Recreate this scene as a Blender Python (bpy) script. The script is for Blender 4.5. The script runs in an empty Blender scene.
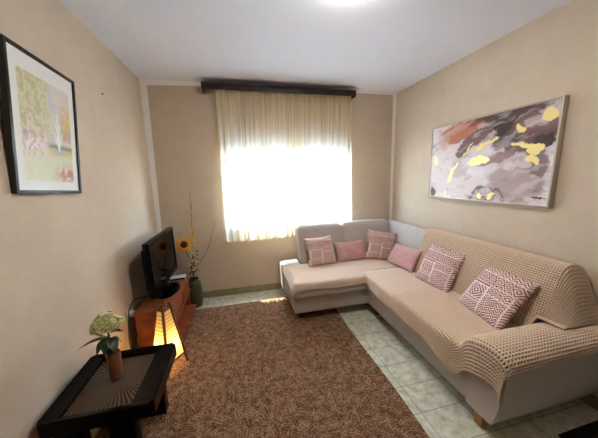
import bpy, bmesh, math, random
import numpy as np
from mathutils import Vector, Matrix
random.seed(5); RNG = np.random.default_rng(7)
C = bpy.context.scene.collection
S = bpy.context.scene
XL, XR, YB, YF, H = -0.972, 2.106, 3.169, -3.6, 2.55
PI = math.pi

# ------------------------------------------------------------------ materials
def lin(c):
    return tuple(((v/255.0)/12.92 if v/255.0 <= .04045 else ((v/255.0+.055)/1.055)**2.4) for v in c)
class NT:
    def __init__(s, name):
        s.m = bpy.data.materials.new(name); s.m.use_nodes = True
        s.t = s.m.node_tree; s.n = s.t.nodes; s.l = s.t.links; s.n.clear()
        s.out = s.n.new('ShaderNodeOutputMaterial')
    def add(s, typ, **k):
        n = s.n.new(typ)
        for a, v in k.items():
            if a.startswith('i_'):
                n.inputs[a[2:].replace('_', ' ')].default_value = v
            else: setattr(n, a, v)
        return n
    def link(s, a, b): s.l.new(a, b)
    def coord(s, kind='Object', scale=(1,1,1), rot=(0,0,0)):
        t = s.add('ShaderNodeTexCoord'); m = s.add('ShaderNodeMapping')
        m.inputs['Scale'].default_value = scale; m.inputs['Rotation'].default_value = rot
        s.link(t.outputs[kind], m.inputs[0]); return m.outputs[0]
    def ramp(s, fac, stops):
        r = s.add('ShaderNodeValToRGB'); e = r.color_ramp.elements
        while len(e) < len(stops): e.new(.5)
        for q, (p, c) in zip(e, stops): q.position = p; q.color = (*c, 1)
        s.link(fac, r.inputs[0]); return r.outputs[0]
    def noise(s, co, scale, detail=4, rough=.55):
        n = s.add('ShaderNodeTexNoise'); n.inputs['Scale'].default_value = scale
        n.inputs['Detail'].default_value = detail; n.inputs['Roughness'].default_value = rough
        s.link(co, n.inputs['Vector']); return n.outputs['Fac']
    def math(s, op, a, b=None, c=None):
        n = s.add('ShaderNodeMath', operation=op)
        for i, v in enumerate((a, b, c)):
            if v is None: continue
            if isinstance(v, (int, float)): n.inputs[i].default_value = v
            else: s.link(v, n.inputs[i])
        return n.outputs[0]
    def mix(s, fac, a, b, blend='MIX'):
        n = s.add('ShaderNodeMix', data_type='RGBA', blend_type=blend)
        for i, v in ((0, fac), (6, a), (7, b)):
            if isinstance(v, (int, float)): n.inputs[i].default_value = v
            elif isinstance(v, tuple): n.inputs[i].default_value = (*v, 1)
            else: s.link(v, n.inputs[i])
        return n.outputs[2]
    def bump(s, h, strength, dist=.01):
        b = s.add('ShaderNodeBump'); b.inputs['Strength'].default_value = strength
        b.inputs['Distance'].default_value = dist; s.link(h, b.inputs['Height']); return b.outputs[0]
    def bsdf(s, col, rough=.6, normal=None, metal=0, spec=.5, **k):
        p = s.add('ShaderNodeBsdfPrincipled')
        for nm, v in (('Base Color', col), ('Roughness', rough), ('Metallic', metal)):
            if isinstance(v, tuple): p.inputs[nm].default_value = (*v, 1)
            elif isinstance(v, (int, float)): p.inputs[nm].default_value = v
            else: s.link(v, p.inputs[nm])
        p.inputs['Specular IOR Level'].default_value = spec
        if normal is not None: s.link(normal, p.inputs['Normal'])
        for a, v in k.items(): p.inputs[a.replace('_', ' ')].default_value = v
        s.link(p.outputs[0], s.out.inputs[0]); return p
def simple(name, rgb, rough=.6, var=.08, scale=20, bump=0, bscale=200, metal=0, spec=.5, **k):
    t = NT(name); co = t.coord(); c = lin(rgb)
    f = t.noise(co, scale)
    col = t.ramp(f, [(.3, tuple(v*(1-var) for v in c)), (.7, tuple(min(1, v*(1+var)) for v in c))])
    nb = t.bump(t.noise(co, bscale, 2), bump, .004) if bump else None
    t.bsdf(col, rough, nb, metal, spec, **k); return t.m

def m_plaster(name, rgb, mott, rough=.9):
    t = NT(name); co = t.coord(); c = lin(rgb)
    f = t.math('ADD', t.math('MULTIPLY', t.noise(co, 2.2, 6, .65), .6), t.math('MULTIPLY', t.noise(co, 14, 5, .6), .4))
    col = t.ramp(f, [(.34, tuple(v*(1-mott) for v in c)), (.66, tuple(min(1, v*(1+mott)) for v in c))])
    h = t.math('ADD', t.noise(co, 26, 6, .7), t.math('MULTIPLY', t.noise(co, 5, 3), .6))
    t.bsdf(col, rough, t.bump(h, .22, .01), spec=.2); return t.m
M_WALL = m_plaster('beige_plaster', (207, 190, 169), .07)
M_CEIL = m_plaster('ceiling_paint', (238, 239, 246), .012)
M_STRIP = m_plaster('strip_paint', (250, 248, 246), .02)
M_WHITE = simple('white_paint', (238, 238, 236), .4, .01)

def m_tiles():
    t = NT('marbled_tile'); co = t.coord()
    b = t.add('ShaderNodeTexBrick', offset=0, squash=1)
    mp = t.add('ShaderNodeMapping'); t.link(co, mp.inputs[0])
    mp.inputs['Location'].default_value = (-1.03+.3*10, -1.15+.2035*20, 0)
    t.link(mp.outputs[0], b.inputs['Vector'])
    b.inputs['Color1'].default_value = (.45, .45, .45, 1); b.inputs['Color2'].default_value = (.6, .6, .6, 1)
    b.inputs['Mortar'].default_value = (0, 0, 0, 1)
    b.inputs['Scale'].default_value = 1; b.inputs['Mortar Size'].default_value = .0022
    b.inputs['Mortar Smooth'].default_value = .1; b.inputs['Brick Width'].default_value = .3; b.inputs['Row Height'].default_value = .2035
    w = t.noise(co, 3, 3); 
    v = t.add('ShaderNodeVectorMath', operation='ADD'); t.link(co, v.inputs[0])
    sc = t.add('ShaderNodeVectorMath', operation='SCALE'); cc = t.add('ShaderNodeCombineXYZ'); t.link(w, cc.inputs[0]); t.link(w, cc.inputs[1])
    t.link(cc.outputs[0], sc.inputs[0]); sc.inputs['Scale'].default_value = .15; t.link(sc.outputs[0], v.inputs[1])
    f = t.noise(v.outputs[0], 16, 8, .68)
    col = t.ramp(f, [(.3, lin((160, 157, 136))), (.47, lin((200, 197, 176))), (.6, lin((220, 217, 200))), (.75, lin((232, 229, 216)))])
    col = t.mix(t.math('MULTIPLY', b.outputs['Fac'], .8), col, lin((96, 92, 72)))
    t.bsdf(col, .28, t.bump(t.math('SUBTRACT', 1.0, b.outputs['Fac']), .3, .003)); return t.m
M_TILE = m_tiles()

def m_rug():
    t = NT('brown_woven_pile'); co = t.coord()
    vo = t.add('ShaderNodeTexVoronoi', feature='F1'); vo.inputs['Scale'].default_value = 16; vo.inputs['Randomness'].default_value = 1
    t.link(co, vo.inputs['Vector'])
    sep = t.add('ShaderNodeSeparateColor'); t.link(vo.outputs['Color'], sep.inputs[0])
    # each patch gets its own direction of cord
    ang = t.math('MULTIPLY', t.math('FLOOR', t.math('MULTIPLY', sep.outputs[0], 9)), PI/9)
    sx = t.add('ShaderNodeSeparateXYZ'); t.link(co, sx.inputs[0])
    d = t.math('ADD', t.math('MULTIPLY', sx.outputs[0], t.math('COSINE', ang)), t.math('MULTIPLY', sx.outputs[1], t.math('SINE', ang)))
    n1 = t.noise(co, 9, 3)
    wv = t.math('SINE', t.math('ADD', t.math('MULTIPLY', d, 360.0), t.math('MULTIPLY', n1, 22.0)))
    n2 = t.noise(co, 75, 3, .75); n4 = t.noise(co, 24, 4, .7)
    hgt = t.math('MULTIPLY_ADD', t.math('SUBTRACT', n2, .5), 1.5, .5)
    hgt = t.math('MULTIPLY_ADD', t.math('MULTIPLY', wv, n4), .26, hgt)
    hgt = t.math('MULTIPLY_ADD', t.math('SUBTRACT', n4, .5), 1.3, hgt)
    col = t.ramp(hgt, [(.2, lin((90, 63, 44))), (.5, lin((156, 117, 87))), (.85, lin((204, 168, 134)))])
    n3 = t.noise(co, 2.0, 3)
    col = t.mix(t.math('MULTIPLY', n3, .3), col, lin((122, 88, 62)))
    t.bsdf(col, .95, t.bump(hgt, 1.0, .016), spec=.1); return t.m
M_RUG = m_rug()

def m_fabric(name, rgb, var=.06, scale=500, rough=.95, bump=.25, sheen=.15):
    t = NT(name); co = t.coord(); c = lin(rgb)
    f = t.math('ADD', t.math('MULTIPLY', t.noise(co, 7, 4), .5), t.math('MULTIPLY', t.noise(co, scale, 2), .5))
    col = t.ramp(f, [(.35, tuple(v*(1-var) for v in c)), (.65, tuple(min(1, v*(1+var)) for v in c))])
    t.bsdf(col, rough, t.bump(t.noise(co, scale, 2), bump, .002), spec=.15, Sheen_Weight=sheen); return t.m
M_SOFA = m_fabric('grey_beige_upholstery', (186, 178, 170))
M_COVER = m_fabric('beige_quilted_cotton', (206, 182, 162), .05)
M_PINK = m_fabric('dusty_pink_linen', (198, 154, 150), .08)

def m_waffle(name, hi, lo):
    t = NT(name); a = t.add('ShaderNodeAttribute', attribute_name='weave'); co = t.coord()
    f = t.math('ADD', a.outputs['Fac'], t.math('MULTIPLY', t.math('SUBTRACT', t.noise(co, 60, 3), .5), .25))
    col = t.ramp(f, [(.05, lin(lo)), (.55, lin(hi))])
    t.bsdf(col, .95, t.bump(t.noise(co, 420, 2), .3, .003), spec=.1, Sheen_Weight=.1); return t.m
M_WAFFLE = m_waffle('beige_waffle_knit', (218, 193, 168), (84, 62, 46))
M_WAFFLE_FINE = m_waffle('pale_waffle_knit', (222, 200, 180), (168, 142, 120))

def m_attr(name, rough=.6, gold=False, spec=.4, bump=0):
    t = NT(name); a = t.add('ShaderNodeAttribute', attribute_name='paint'); co = t.coord()
    n = t.noise(co, 300, 2)
    col = t.mix(t.math('MULTIPLY', n, .08), a.outputs['Color'], (.2, .15, .12))
    nb = t.bump(t.noise(co, 90 if gold else 500, 3), bump, .004) if bump else None
    if gold:
        g = t.add('ShaderNodeAttribute', attribute_name='gold')
        p = t.bsdf(col, .5, nb, spec=spec); t.link(t.math('MULTIPLY', g.outputs['Fac'], .55), p.inputs['Metallic'])
    else: t.bsdf(col, rough, nb, spec=spec)
    return t.m
M_ABSTRACT = m_attr('abstract_canvas', gold=True, bump=.25)
M_PRINT = m_attr('watercolour_print', .35)
M_ETHNIC = m_attr('rust_patterned_weave', .95, spec=.1, bump=.3)
M_SUNFLOWER = m_attr('sunflower_petal', .7)

def m_wood(name, dark, light, rough=.45, scale=(14, 14, 1.6), spec=.4):
    t = NT(name); co = t.coord(scale=scale)
    f = t.noise(co, 3, 6, .6)
    w = t.add('ShaderNodeTexWave', wave_type='BANDS', bands_direction='X'); w.inputs['Scale'].default_value = .8
    w.inputs['Distortion'].default_value = 6; w.inputs['Detail'].default_value = 3; t.link(co, w.inputs['Vector'])
    g = t.math('ADD', t.math('MULTIPLY', f, .6), t.math('MULTIPLY', w.outputs['Fac'], .4))
    t.bsdf(t.ramp(g, [(.25, lin(dark)), (.75, lin(light))]), rough, t.bump(g, .08, .002), spec=spec); return t.m
M_STAND = m_wood('cherry_veneer', (96, 46, 24), (140, 72, 40), .35, (1.6, 14, 14))
M_LAMPWOOD = m_wood('walnut_lamp_wood', (88, 50, 26), (140, 88, 50), .5)
M_FOOT = m_wood('oak_foot', (150, 106, 58), (186, 140, 84), .5)
M_DARKFOOT = m_wood('dark_foot_wood', (40, 26, 20), (62, 42, 32), .5)
M_TABLE = m_wood('black_lacquered_wood', (5, 4, 4), (10, 9, 8), .25, (4, 14, 14), .10)
M_PELMET = m_wood('dark_stained_wood', (34, 18, 16), (54, 30, 26), .5, (1.5, 14, 14))
M_BLACK = simple('black_plastic', (7, 7, 8), .35, .1, spec=.15)
M_SCREEN = simple('black_screen', (4, 4, 5), .1, .05, spec=.06)
M_FRAMEBLK = simple('black_picture_frame', (22, 19, 18), .35, .15, 40)
M_SILVER = simple('champagne_frame', (186, 176, 160), .35, .05, metal=.35)
M_BOXSILVER = simple('silver_plastic', (196, 198, 200), .35, .03)
M_CABLE = simple('cable_rubber', (18, 17, 17), .5, .1)
M_SOCKET = simple('socket_plastic', (226, 222, 214), .4, .02)
M_TERRA = simple('terracotta_glaze', (132, 80, 56), .5, .12, 30)
M_GREENVASE = simple('dark_green_ceramic', (62, 66, 44), .45, .12, 18, .1, 60)
M_LEAF = simple('dark_green_leaf', (34, 66, 30), .45, .25, 40)
M_STEM = simple('brown_twig', (78, 56, 40), .8, .2, 60)
M_GREENSTEM = simple('green_stem', (70, 92, 46), .7, .2, 60)
M_HYD = simple('hydrangea_floret', (204, 200, 142), .8, .35, 120)
M_BERRY = simple('cream_berry', (226, 208, 156), .7, .15, 60)
M_YELLOWBUD = simple('yellow_blossom', (228, 176, 64), .8, .15, 60)
M_SEED = simple('sunflower_seed_head', (46, 26, 14), .9, .3, 200, .5, 400)
M_BASE = simple('green_marble_skirting', (140, 136, 100), .35, .16, 12)
M_BRASS = simple('brushed_nail', (70, 60, 50), .5, .1)
M_DARKMAT = simple('black_mat_pile', (20, 17, 17), .95, .2, 60, .4, 300)
M_LAWN = simple('garden_lawn', (84, 98, 96), .95, .2, 3)
M_WINGLASS = None
def m_glass(name, tint=(1, 1, 1), refl=1.0):
    t = NT(name); tr = t.add('ShaderNodeBsdfTransparent'); tr.inputs[0].default_value = (*tint, 1)
    gl = t.add('ShaderNodeBsdfGlossy'); gl.inputs['Roughness'].default_value = .02
    fr = t.add('ShaderNodeLayerWeight'); fr.inputs[0].default_value = .5
    fc = t.math('MULTIPLY_ADD', t.math('POWER', fr.outputs['Facing'], 5.0), .9, .04)
    mx = t.add('ShaderNodeMixShader'); t.link(t.math('MULTIPLY', fc, refl), mx.inputs[0])
    t.link(tr.outputs[0], mx.inputs[1]); t.link(gl.outputs[0], mx.inputs[2]); t.link(mx.outputs[0], t.out.inputs[0]); return t.m
M_WINGLASS = m_glass('clear_window_glass'); M_TABGLASS = m_glass('clear_table_glass', (.92, .94, .92), .35)

def m_sheer(name, rgb, tcol, transp):
    t = NT(name); co = t.coord()
    df = t.add('ShaderNodeBsdfDiffuse'); df.inputs[0].default_value = (*lin(rgb), 1)
    tl = t.add('ShaderNodeBsdfTranslucent'); tl.inputs[0].default_value = (*lin(tcol), 1)
    tp = t.add('ShaderNodeBsdfTransparent'); tp.inputs[0].default_value = (1, 1, 1, 1)
    a = t.add('ShaderNodeMixShader'); a.inputs[0].default_value = .55; t.link(df.outputs[0], a.inputs[1]); t.link(tl.outputs[0], a.inputs[2])
    b = t.add('ShaderNodeMixShader')
    wv = t.noise(t.coord(scale=(60, 60, 1.5)), 2, 3)
    st = t.noise(t.coord(scale=(26, 4, .25)), 1.6, 3, .6)      # dark vertical stripes painted into the transmitted colour as shade of the folds
    lw = t.add('ShaderNodeLayerWeight'); lw.inputs[0].default_value = .5
    dn = t.math('MULTIPLY', t.ramp(st, [(.36, (.34, .34, .34)), (.6, (1, 1, 1))]), t.math('MULTIPLY_ADD', lw.outputs['Facing'], -.45, 1.0))
    t.link(t.mix(dn, tuple(v*k for v, k in zip(lin(tcol), (.22, .25, .26))), lin(tcol)), tl.inputs[0])
    t.link(t.math('MULTIPLY_ADD', wv, transp, transp*.5), b.inputs[0])
    t.link(a.outputs[0], b.inputs[1]); t.link(tp.outputs[0], b.inputs[2]); t.link(b.outputs[0], t.out.inputs[0]); return t.m
M_SHEER = m_sheer('cream_sheer_fabric', (252, 226, 176), (250, 252, 255), .035)
M_HEM = m_sheer('cream_hem_fabric', (240, 226, 190), (246, 236, 206), .06)

def m_shade():
    t = NT('wound_paper_cord'); co = t.coord()
    w = t.add('ShaderNodeTexWave', wave_type='BANDS', bands_direction='Z'); w.inputs['Scale'].default_value = 11
    w.inputs['Distortion'].default_value = 1.5; w.inputs['Detail'].default_value = 2; t.link(co, w.inputs['Vector'])
    col = t.ramp(w.outputs['Fac'], [(.1, lin((214, 178, 112))), (.5, lin((244, 222, 172)))])
    df = t.add('ShaderNodeBsdfDiffuse'); tl = t.add('ShaderNodeBsdfTranslucent')
    t.link(col, df.inputs[0]); t.link(col, tl.inputs[0])
    a = t.add('ShaderNodeMixShader'); a.inputs[0].default_value = .6; t.link(df.outputs[0], a.inputs[1]); t.link(tl.outputs[0], a.inputs[2])
    t.link(a.outputs[0], t.out.inputs[0]); return t.m
M_SHADE = m_shade()
def m_emit(name, rgb, s):
    t = NT(name); e = t.add('ShaderNodeEmission'); e.inputs[0].default_value = (*lin(rgb), 1); e.inputs[1].default_value = s
    t.link(e.outputs[0], t.out.inputs[0]); return t.m
M_BULB = m_emit('warm_bulb', (255, 220, 150), 26.0)
M_DOME = m_emit('lit_opal_glass', (255, 250, 243), 9.5)

def m_inlay():
    t = NT('radial_slat_inlay'); co = t.coord()
    s = t.add('ShaderNodeSeparateXYZ'); t.link(co, s.inputs[0])
    an = t.math('ARCTAN2', t.math('SUBTRACT', s.outputs[0], .0), t.math('SUBTRACT', s.outputs[1], .0))
    st = t.math('SINE', t.math('MULTIPLY', an, 64.0))
    f = t.math('MULTIPLY_ADD', st, .5, t.math('MULTIPLY', t.noise(co, 9, 4), .5))
    col = t.ramp(f, [(.25, lin((34, 20, 15))), (.5, lin((92, 62, 44))), (.8, lin((150, 110, 80)))])
    t.bsdf(col, .5, t.bump(st, .4, .004)); return t.m
M_INLAY = m_inlay()

# ------------------------------------------------------------------ mesh helpers
def set_tags(o, label=None, cat=None, group=None, kind=None):
    if label: o['label'] = label
    if cat: o['category'] = cat
    if group: o['group'] = group
    if kind: o['kind'] = kind
    return o
def thing(name, label, cat, loc=(0, 0, 0), group=None):
    o = bpy.data.objects.new(name, None); C.objects.link(o); o.location = loc; o.empty_display_size = .1
    return set_tags(o, label, cat, group)
def origin(o):
    v = Vector((0, 0, 0))
    while o is not None: v += o.location; o = o.parent
    return v
def build(name, V, F, mat, parent=None, smooth=True, sharp=None, loc=None):
    me = bpy.data.meshes.new(name)
    o = bpy.data.objects.new(name, me); C.objects.link(o)
    V = np.asarray(V, float)
    if parent is not None: o.parent = parent
    elif loc is not None: o.location = loc
    off = origin(o)
    me.from_pydata((V-np.array(off)).tolist(), [], [list(map(int, f)) for f in F])
    me.materials.append(mat)
    if smooth:
        me.polygons.foreach_set('use_smooth', [True]*len(me.polygons))
        if sharp: me.set_sharp_from_angle(angle=math.radians(sharp))
    me.update(); return o
class MB:
    def __init__(s): s.V = []; s.F = []
    def add(s, V, F, M=None):
        o = len(s.V)
        V = [Vector(v) for v in V]
        if M is not None: V = [M @ v for v in V]
        s.V += [tuple(v) for v in V]; s.F += [[i+o for i in f] for f in F]; return s
    def box(s, x0, x1, y0, y1, z0, z1, bev=.003, M=None, seg=2):
        bm = bmesh.new(); bmesh.ops.create_cube(bm, size=1)
        bmesh.ops.scale(bm, vec=(x1-x0, y1-y0, z1-z0), verts=bm.verts)
        bmesh.ops.translate(bm, vec=((x0+x1)/2, (y0+y1)/2, (z0+z1)/2), verts=bm.verts)
        if bev: bmesh.ops.bevel(bm, geom=bm.edges[:], offset=bev, segments=seg, profile=.5, affect='EDGES')
        s.bm(bm, M); return s
    def bm(s, bm, M=None):
        bm.verts.index_update(); s.add([v.co.copy() for v in bm.verts], [[v.index for v in f.verts] for f in bm.faces], M); bm.free(); return s
    def prism(s, pts, z0, z1, bev=.003, M=None):
        bm = bmesh.new(); vs = [bm.verts.new((x, y, z0)) for x, y in pts]; f = bm.faces.new(vs)
        r = bmesh.ops.extrude_face_region(bm, geom=[f]); bmesh.ops.translate(bm, vec=(0, 0, z1-z0), verts=[g for g in r['geom'] if isinstance(g, bmesh.types.BMVert)])
        bmesh.ops.recalc_face_normals(bm, faces=bm.faces)
        if bev: bmesh.ops.bevel(bm, geom=bm.edges[:], offset=bev, segments=2, profile=.5, affect='EDGES')
        return s.bm(bm, M)
    def tube(s, pts, rad, n=8, cap=True):
        pts = [Vector(p) for p in pts]; R = rad if isinstance(rad, (list, tuple)) else [rad]*len(pts)
        V = []; F = []; up = Vector((0, 0, 1)); prev = None
        for i, p in enumerate(pts):
            d = (pts[min(i+1, len(pts)-1)]-pts[max(i-1, 0)]).normalized()
            if prev is None: a = d.orthogonal().normalized()
            else: a = (prev-d*prev.dot(d)).normalized()
            prev = a; b = d.cross(a)
            for k in range(n):
                t = 2*PI*k/n; V.append(p+R[i]*(math.cos(t)*a+math.sin(t)*b))
        for i in range(len(pts)-1):
            for k in range(n): F.append([i*n+k, i*n+(k+1) % n, (i+1)*n+(k+1) % n, (i+1)*n+k])
        if cap: F.append(list(range(n))[::-1]); F.append([(len(pts)-1)*n+k for k in range(n)])
        return s.add(V, F)
    def lathe(s, prof, c, n=32):
        V = []; F = []
        for r, z in prof:
            for k in range(n): V.append((c[0]+r*math.cos(2*PI*k/n), c[1]+r*math.sin(2*PI*k/n), c[2]+z))
        for i in range(len(prof)-1):
            for k in range(n): F.append([i*n+k, i*n+(k+1) % n, (i+1)*n+(k+1) % n, (i+1)*n+k])
        F.append(list(range(n))[::-1]); F.append([(len(prof)-1)*n+k for k in range(n)])
        return s.add(V, F)
    def make(s, name, mat, parent=None, smooth=True, sharp=35, loc=None):
        return build(name, s.V, s.F, mat, parent, smooth, sharp, loc)
def ball(c, r, sub=1, sq=(1, 1, 1)):
    bm = bmesh.new(); bmesh.ops.create_icosphere(bm, subdivisions=sub, radius=r)
    bmesh.ops.scale(bm, vec=sq, verts=bm.verts); bmesh.ops.translate(bm, vec=c, verts=bm.verts); return bm
def grid_faces(nu, nv):
    i = np.arange(nu-1)[:, None]*nv+np.arange(nv-1)[None, :]
    return np.stack([i, i+nv, i+nv+1, i+1], -1).reshape(-1, 4)
def big_mesh(name, V, F, mat, parent=None, attrs=None, loc=None):
    me = bpy.data.meshes.new(name); o = bpy.data.objects.new(name, me); C.objects.link(o)
    if parent is not None: o.parent = parent
    elif loc is not None: o.location = loc
    V = np.asarray(V, np.float32)-np.array(origin(o), np.float32); F = np.asarray(F, np.int32)
    me.vertices.add(len(V)); me.vertices.foreach_set('co', V.ravel())
    me.loops.add(F.size); me.loops.foreach_set('vertex_index', F.ravel())
    me.polygons.add(len(F)); me.polygons.foreach_set('loop_start', np.arange(0, F.size, 4, dtype=np.int32))
    me.update(calc_edges=True); me.polygons.foreach_set('use_smooth', np.ones(len(F), bool))
    for nm, A in (attrs or {}).items():
        if A.ndim == 2:
            at = me.color_attributes.new(nm, 'FLOAT_COLOR', 'POINT'); at.data.foreach_set('color', np.c_[A, np.ones(len(A))].astype(np.float32).ravel())
        else:
            at = me.attributes.new(nm, 'FLOAT', 'POINT'); at.data.foreach_set('value', A.astype(np.float32))
    me.materials.append(mat); me.update(); me.validate(); return o

def softbox(x0, x1, y0, y1, z0, z1, r=.04, puff=.02, fn=None, step=.05):
    """upholstered block: rounded edges and slightly domed faces"""
    lo = np.array([x0, y0, z0]); hi = np.array([x1, y1, z1])
    ax = []
    for a in range(3):
        n = max(2, int((hi[a]-lo[a]-2*r)/step)+1)
        e = r*np.array([0, .2, .45, .72])
        ax.append(np.concatenate([lo[a]+e, np.linspace(lo[a]+r, hi[a]-r, n), (hi[a]-e)[::-1]]))
    V = []; F = []; key = {}
    def vid(p):
        k = tuple(np.round(p, 6))
        if k not in key: key[k] = len(V); V.append(p)
        return key[k]
    for a in range(3):
        b, c = (a+1) % 3, (a+2) % 3
        for side in (0, 1):
            I = np.zeros((len(ax[b]), len(ax[c])), int)
            for i, pb in enumerate(ax[b]):
                for j, pc in enumerate(ax[c]):
                    p = np.zeros(3); p[a] = (lo, hi)[side][a]; p[b] = pb; p[c] = pc; I[i, j] = vid(p)
            for i in range(len(ax[b])-1):
                for j in range(len(ax[c])-1):
                    f = [I[i, j], I[i+1, j], I[i+1, j+1], I[i, j+1]]; F.append(f if side else f[::-1])
    P = np.array(V); q = np.clip(P, lo+r, hi-r); d = P-q; L = np.linalg.norm(d, axis=1, keepdims=True)
    n = d/np.maximum(L, 1e-9); out = q+r*n
    c = (P-lo)/(hi-lo)*2-1
    w = np.ones(len(P))
    for a in range(3):
        face = np.abs(np.abs(c[:, a])-1) < 1e-6
        b_, c_ = (a+1) % 3, (a+2) % 3
        out[face, a] += (np.sign(c[face, a])*puff*(1-c[face, b_]**2)*(1-c[face, c_]**2))
    if fn is not None: out = fn(out)
    return out, F

# noise for painted pictures and folds
def vnoise(x, y, seed):
    xi = np.floor(x).astype(int); yi = np.floor(y).astype(int); xf = x-xi; yf = y-yi
    def hsh(a, b):
        v = np.sin(a*127.1+b*311.7+seed*74.7)*43758.5453; return v-np.floor(v)
    u = xf*xf*(3-2*xf); v = yf*yf*(3-2*yf)
    return (hsh(xi, yi)*(1-u)+hsh(xi+1, yi)*u)*(1-v)+(hsh(xi, yi+1)*(1-u)+hsh(xi+1, yi+1)*u)*v
def fbm(x, y, seed, o=5):
    s = 0; a = .5; t = 0
    for k in range(o): s = s+a*vnoise(x*2**k, y*2**k, seed+k); t += a; a *= .55
    return s/t
def sm(x, a, b):
    t = np.clip((x-a)/(b-a), 0, 1); return t*t*(3-2*t)

# ------------------------------------------------------------------ room shell
def struct(o): o['kind'] = 'structure'; return o
struct(MB().box(XL-.2, XR+.2, YF-.2, YB+.25, -.12, 0, 0).make('floor', M_TILE, smooth=False))
struct(MB().box(XL-.2, XR+.2, YF-.2, YB+.25, H, H+.15, 0).make('ceiling', M_CEIL, smooth=False))
struct(MB().box(XL-.2, XL, YF, YB, 0, H, 0).make('wall_left', M_WALL, smooth=False))
struct(MB().box(XR, XR+.2, YF, YB, 0, H, 0).make('wall_right', M_WALL, smooth=False))
struct(MB().box(XL-.2, XR+.2, YF-.2, YF, 0, H, 0).make('wall_front', M_PELMET, smooth=False))  # unseen wall behind the camera; dark wood finish added to absorb bounce light
WX0, WX1, WZ0, WZ1, WT = -.17, 1.47, .86, 1.93, .17
wb = MB()
wb.box(XL-.2, WX0, YB, YB+WT, 0, H, 0); wb.box(WX1, XR+.2, YB, YB+WT, 0, H, 0)
wb.box(WX0, WX1, YB, YB+WT, 0, WZ0, 0); wb.box(WX0, WX1, YB, YB+WT, WZ1, H, 0)
struct(wb.make('wall_back', M_WALL, smooth=False))
struct(MB().box(XL, XR, YB-.012, YB, 0, .085, .002).make('baseboard_back', M_BASE))
struct(MB().box(XL, XL+.012, YF, YB-.012, 0, .085, .002).make('baseboard_left', M_BASE))
struct(MB().box(XR-.012, XR, YF, YB-.012, 0, .085, .002).make('baseboard_right', M_BASE))
# unpainted strips where the walls meet the ceiling and each other
def strip(name, pts):
    V = [(x, YB-.006, z) for x, z in pts]+[(x, YB+.002, z) for x, z in pts]
    n = len(pts); F = [list(range(n)), list(range(n, 2*n))[::-1]]+[[i, n+i, n+(i+1) % n, (i+1) % n] for i in range(n)]
    struct(build(name, V, F, M_STRIP, smooth=False))
strip('trim_1', [(XL, 2.49), (-.4, 2.512), (.6, 2.522), (XR, 2.527), (XR, H), (XL, H)])
strip('trim_2', [(XL, .085), (XL+.035, .085), (XL+.07, 2.49), (XL, 2.49)])
strip('trim_3', [(XR-.035, .085), (XR, .085), (XR, 2.527), (XR-.05, 2.527)])
# window: two white casements, glass, sill
win = bpy.data.objects.new('window_1', None); C.objects.link(win); win.location = (.66, YB+.1, WZ0); win['kind'] = 'structure'
FY0, FY1 = YB+.075, YB+.125
fr = MB()
for a in ((WX0, WX0+.05, WZ0, WZ1), (WX1-.05, WX1, WZ0, WZ1), (WX0+.05, WX1-.05, WZ0, WZ0+.05), (WX0+.05, WX1-.05, WZ1-.06, WZ1), (.63, .69, WZ0+.05, WZ1-.06)):
    fr.box(a[0], a[1], FY0, FY1, a[2], a[3], .004)
fr.make('window_frame', M_WHITE, win)
for x0, x1 in ((WX0+.05, .63), (.69, WX1-.05)):
    sa = MB()
    for a in ((x0, x0+.045, WZ0+.05, WZ1-.06), (x1-.045, x1, WZ0+.05, WZ1-.06), (x0+.045, x1-.045, WZ0+.05, WZ0+.095), (x0+.045, x1-.045, WZ1-.105, WZ1-.06)):
        sa.box(a[0], a[1], FY0-.015, FY1-.012, a[2], a[3], .003)
    so = sa.make('casement', M_WHITE, win)
    MB().box(x0+.045, x1-.045, FY0+.015, FY0+.02, WZ0+.095, WZ1-.105, 0).make('pane', M_WINGLASS, so, smooth=False)
MB().box(WX0-.0, WX1+.0, YB-.002, FY0, WZ0-.03, WZ0+.002, .004).make('window_sill', M_WHITE, win)
# garden outside
struct(MB().box(-14, 16, YB+.6, YB+26, -.5, -.3, 0).make('ground', M_LAWN, smooth=False))

# ------------------------------------------------------------------ rug and mat
def rug(name, x0, x1, y0, y1, h, mat, label, cat, wav=.006):
    nx, ny = int((x1-x0)/.04)+2, int((y1-y0)/.04)+2
    X, Y = np.meshgrid(np.linspace(x0, x1, nx), np.linspace(y0, y1, ny), indexing='ij')
    ex = np.minimum(X-x0, x1-X); ey = np.minimum(Y-y0, y1-Y)
    Xw = X+wav*np.sin(Y*5+1)*(ex < .01); Yw = Y+wav*np.sin(X*4)*(ey < .01)
    top = np.stack([Xw, Yw, np.where(np.minimum(ex, ey) < .005, h*.6, h)], -1).reshape(-1, 3)
    bot = top.copy(); bot[:, 2] = .0005
    n = len(top); f = grid_faces(nx, ny); F = [list(q) for q in f]+[[v+n for v in q[::-1]] for q in f]
    ring = [i*ny for i in range(nx)]+[(nx-1)*ny+j for j in range(1, ny)]+[i*ny+ny-1 for i in range(nx-2, -1, -1)]+[j for j in range(ny-2, 0, -1)]
    for a, b in zip(ring, ring[1:]+ring[:1]): F.append([b, a, a+n, b+n])
    return set_tags(build(name, np.vstack([top, bot]), F, mat, None, True, 40, loc=((x0+x1)/2, (y0+y1)/2, 0)), label, cat)
rug('area_rug', -.93, .968, -.6, 2.885, .011, M_RUG, 'large brown woven rug covering the tiled floor in front of the sofa', 'rug')
rug('floor_mat', 1.685, 2.06, -1.4, .835, .01, M_DARKMAT, 'black floor mat in the dark corner beside the sofa arm', 'mat')

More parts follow.
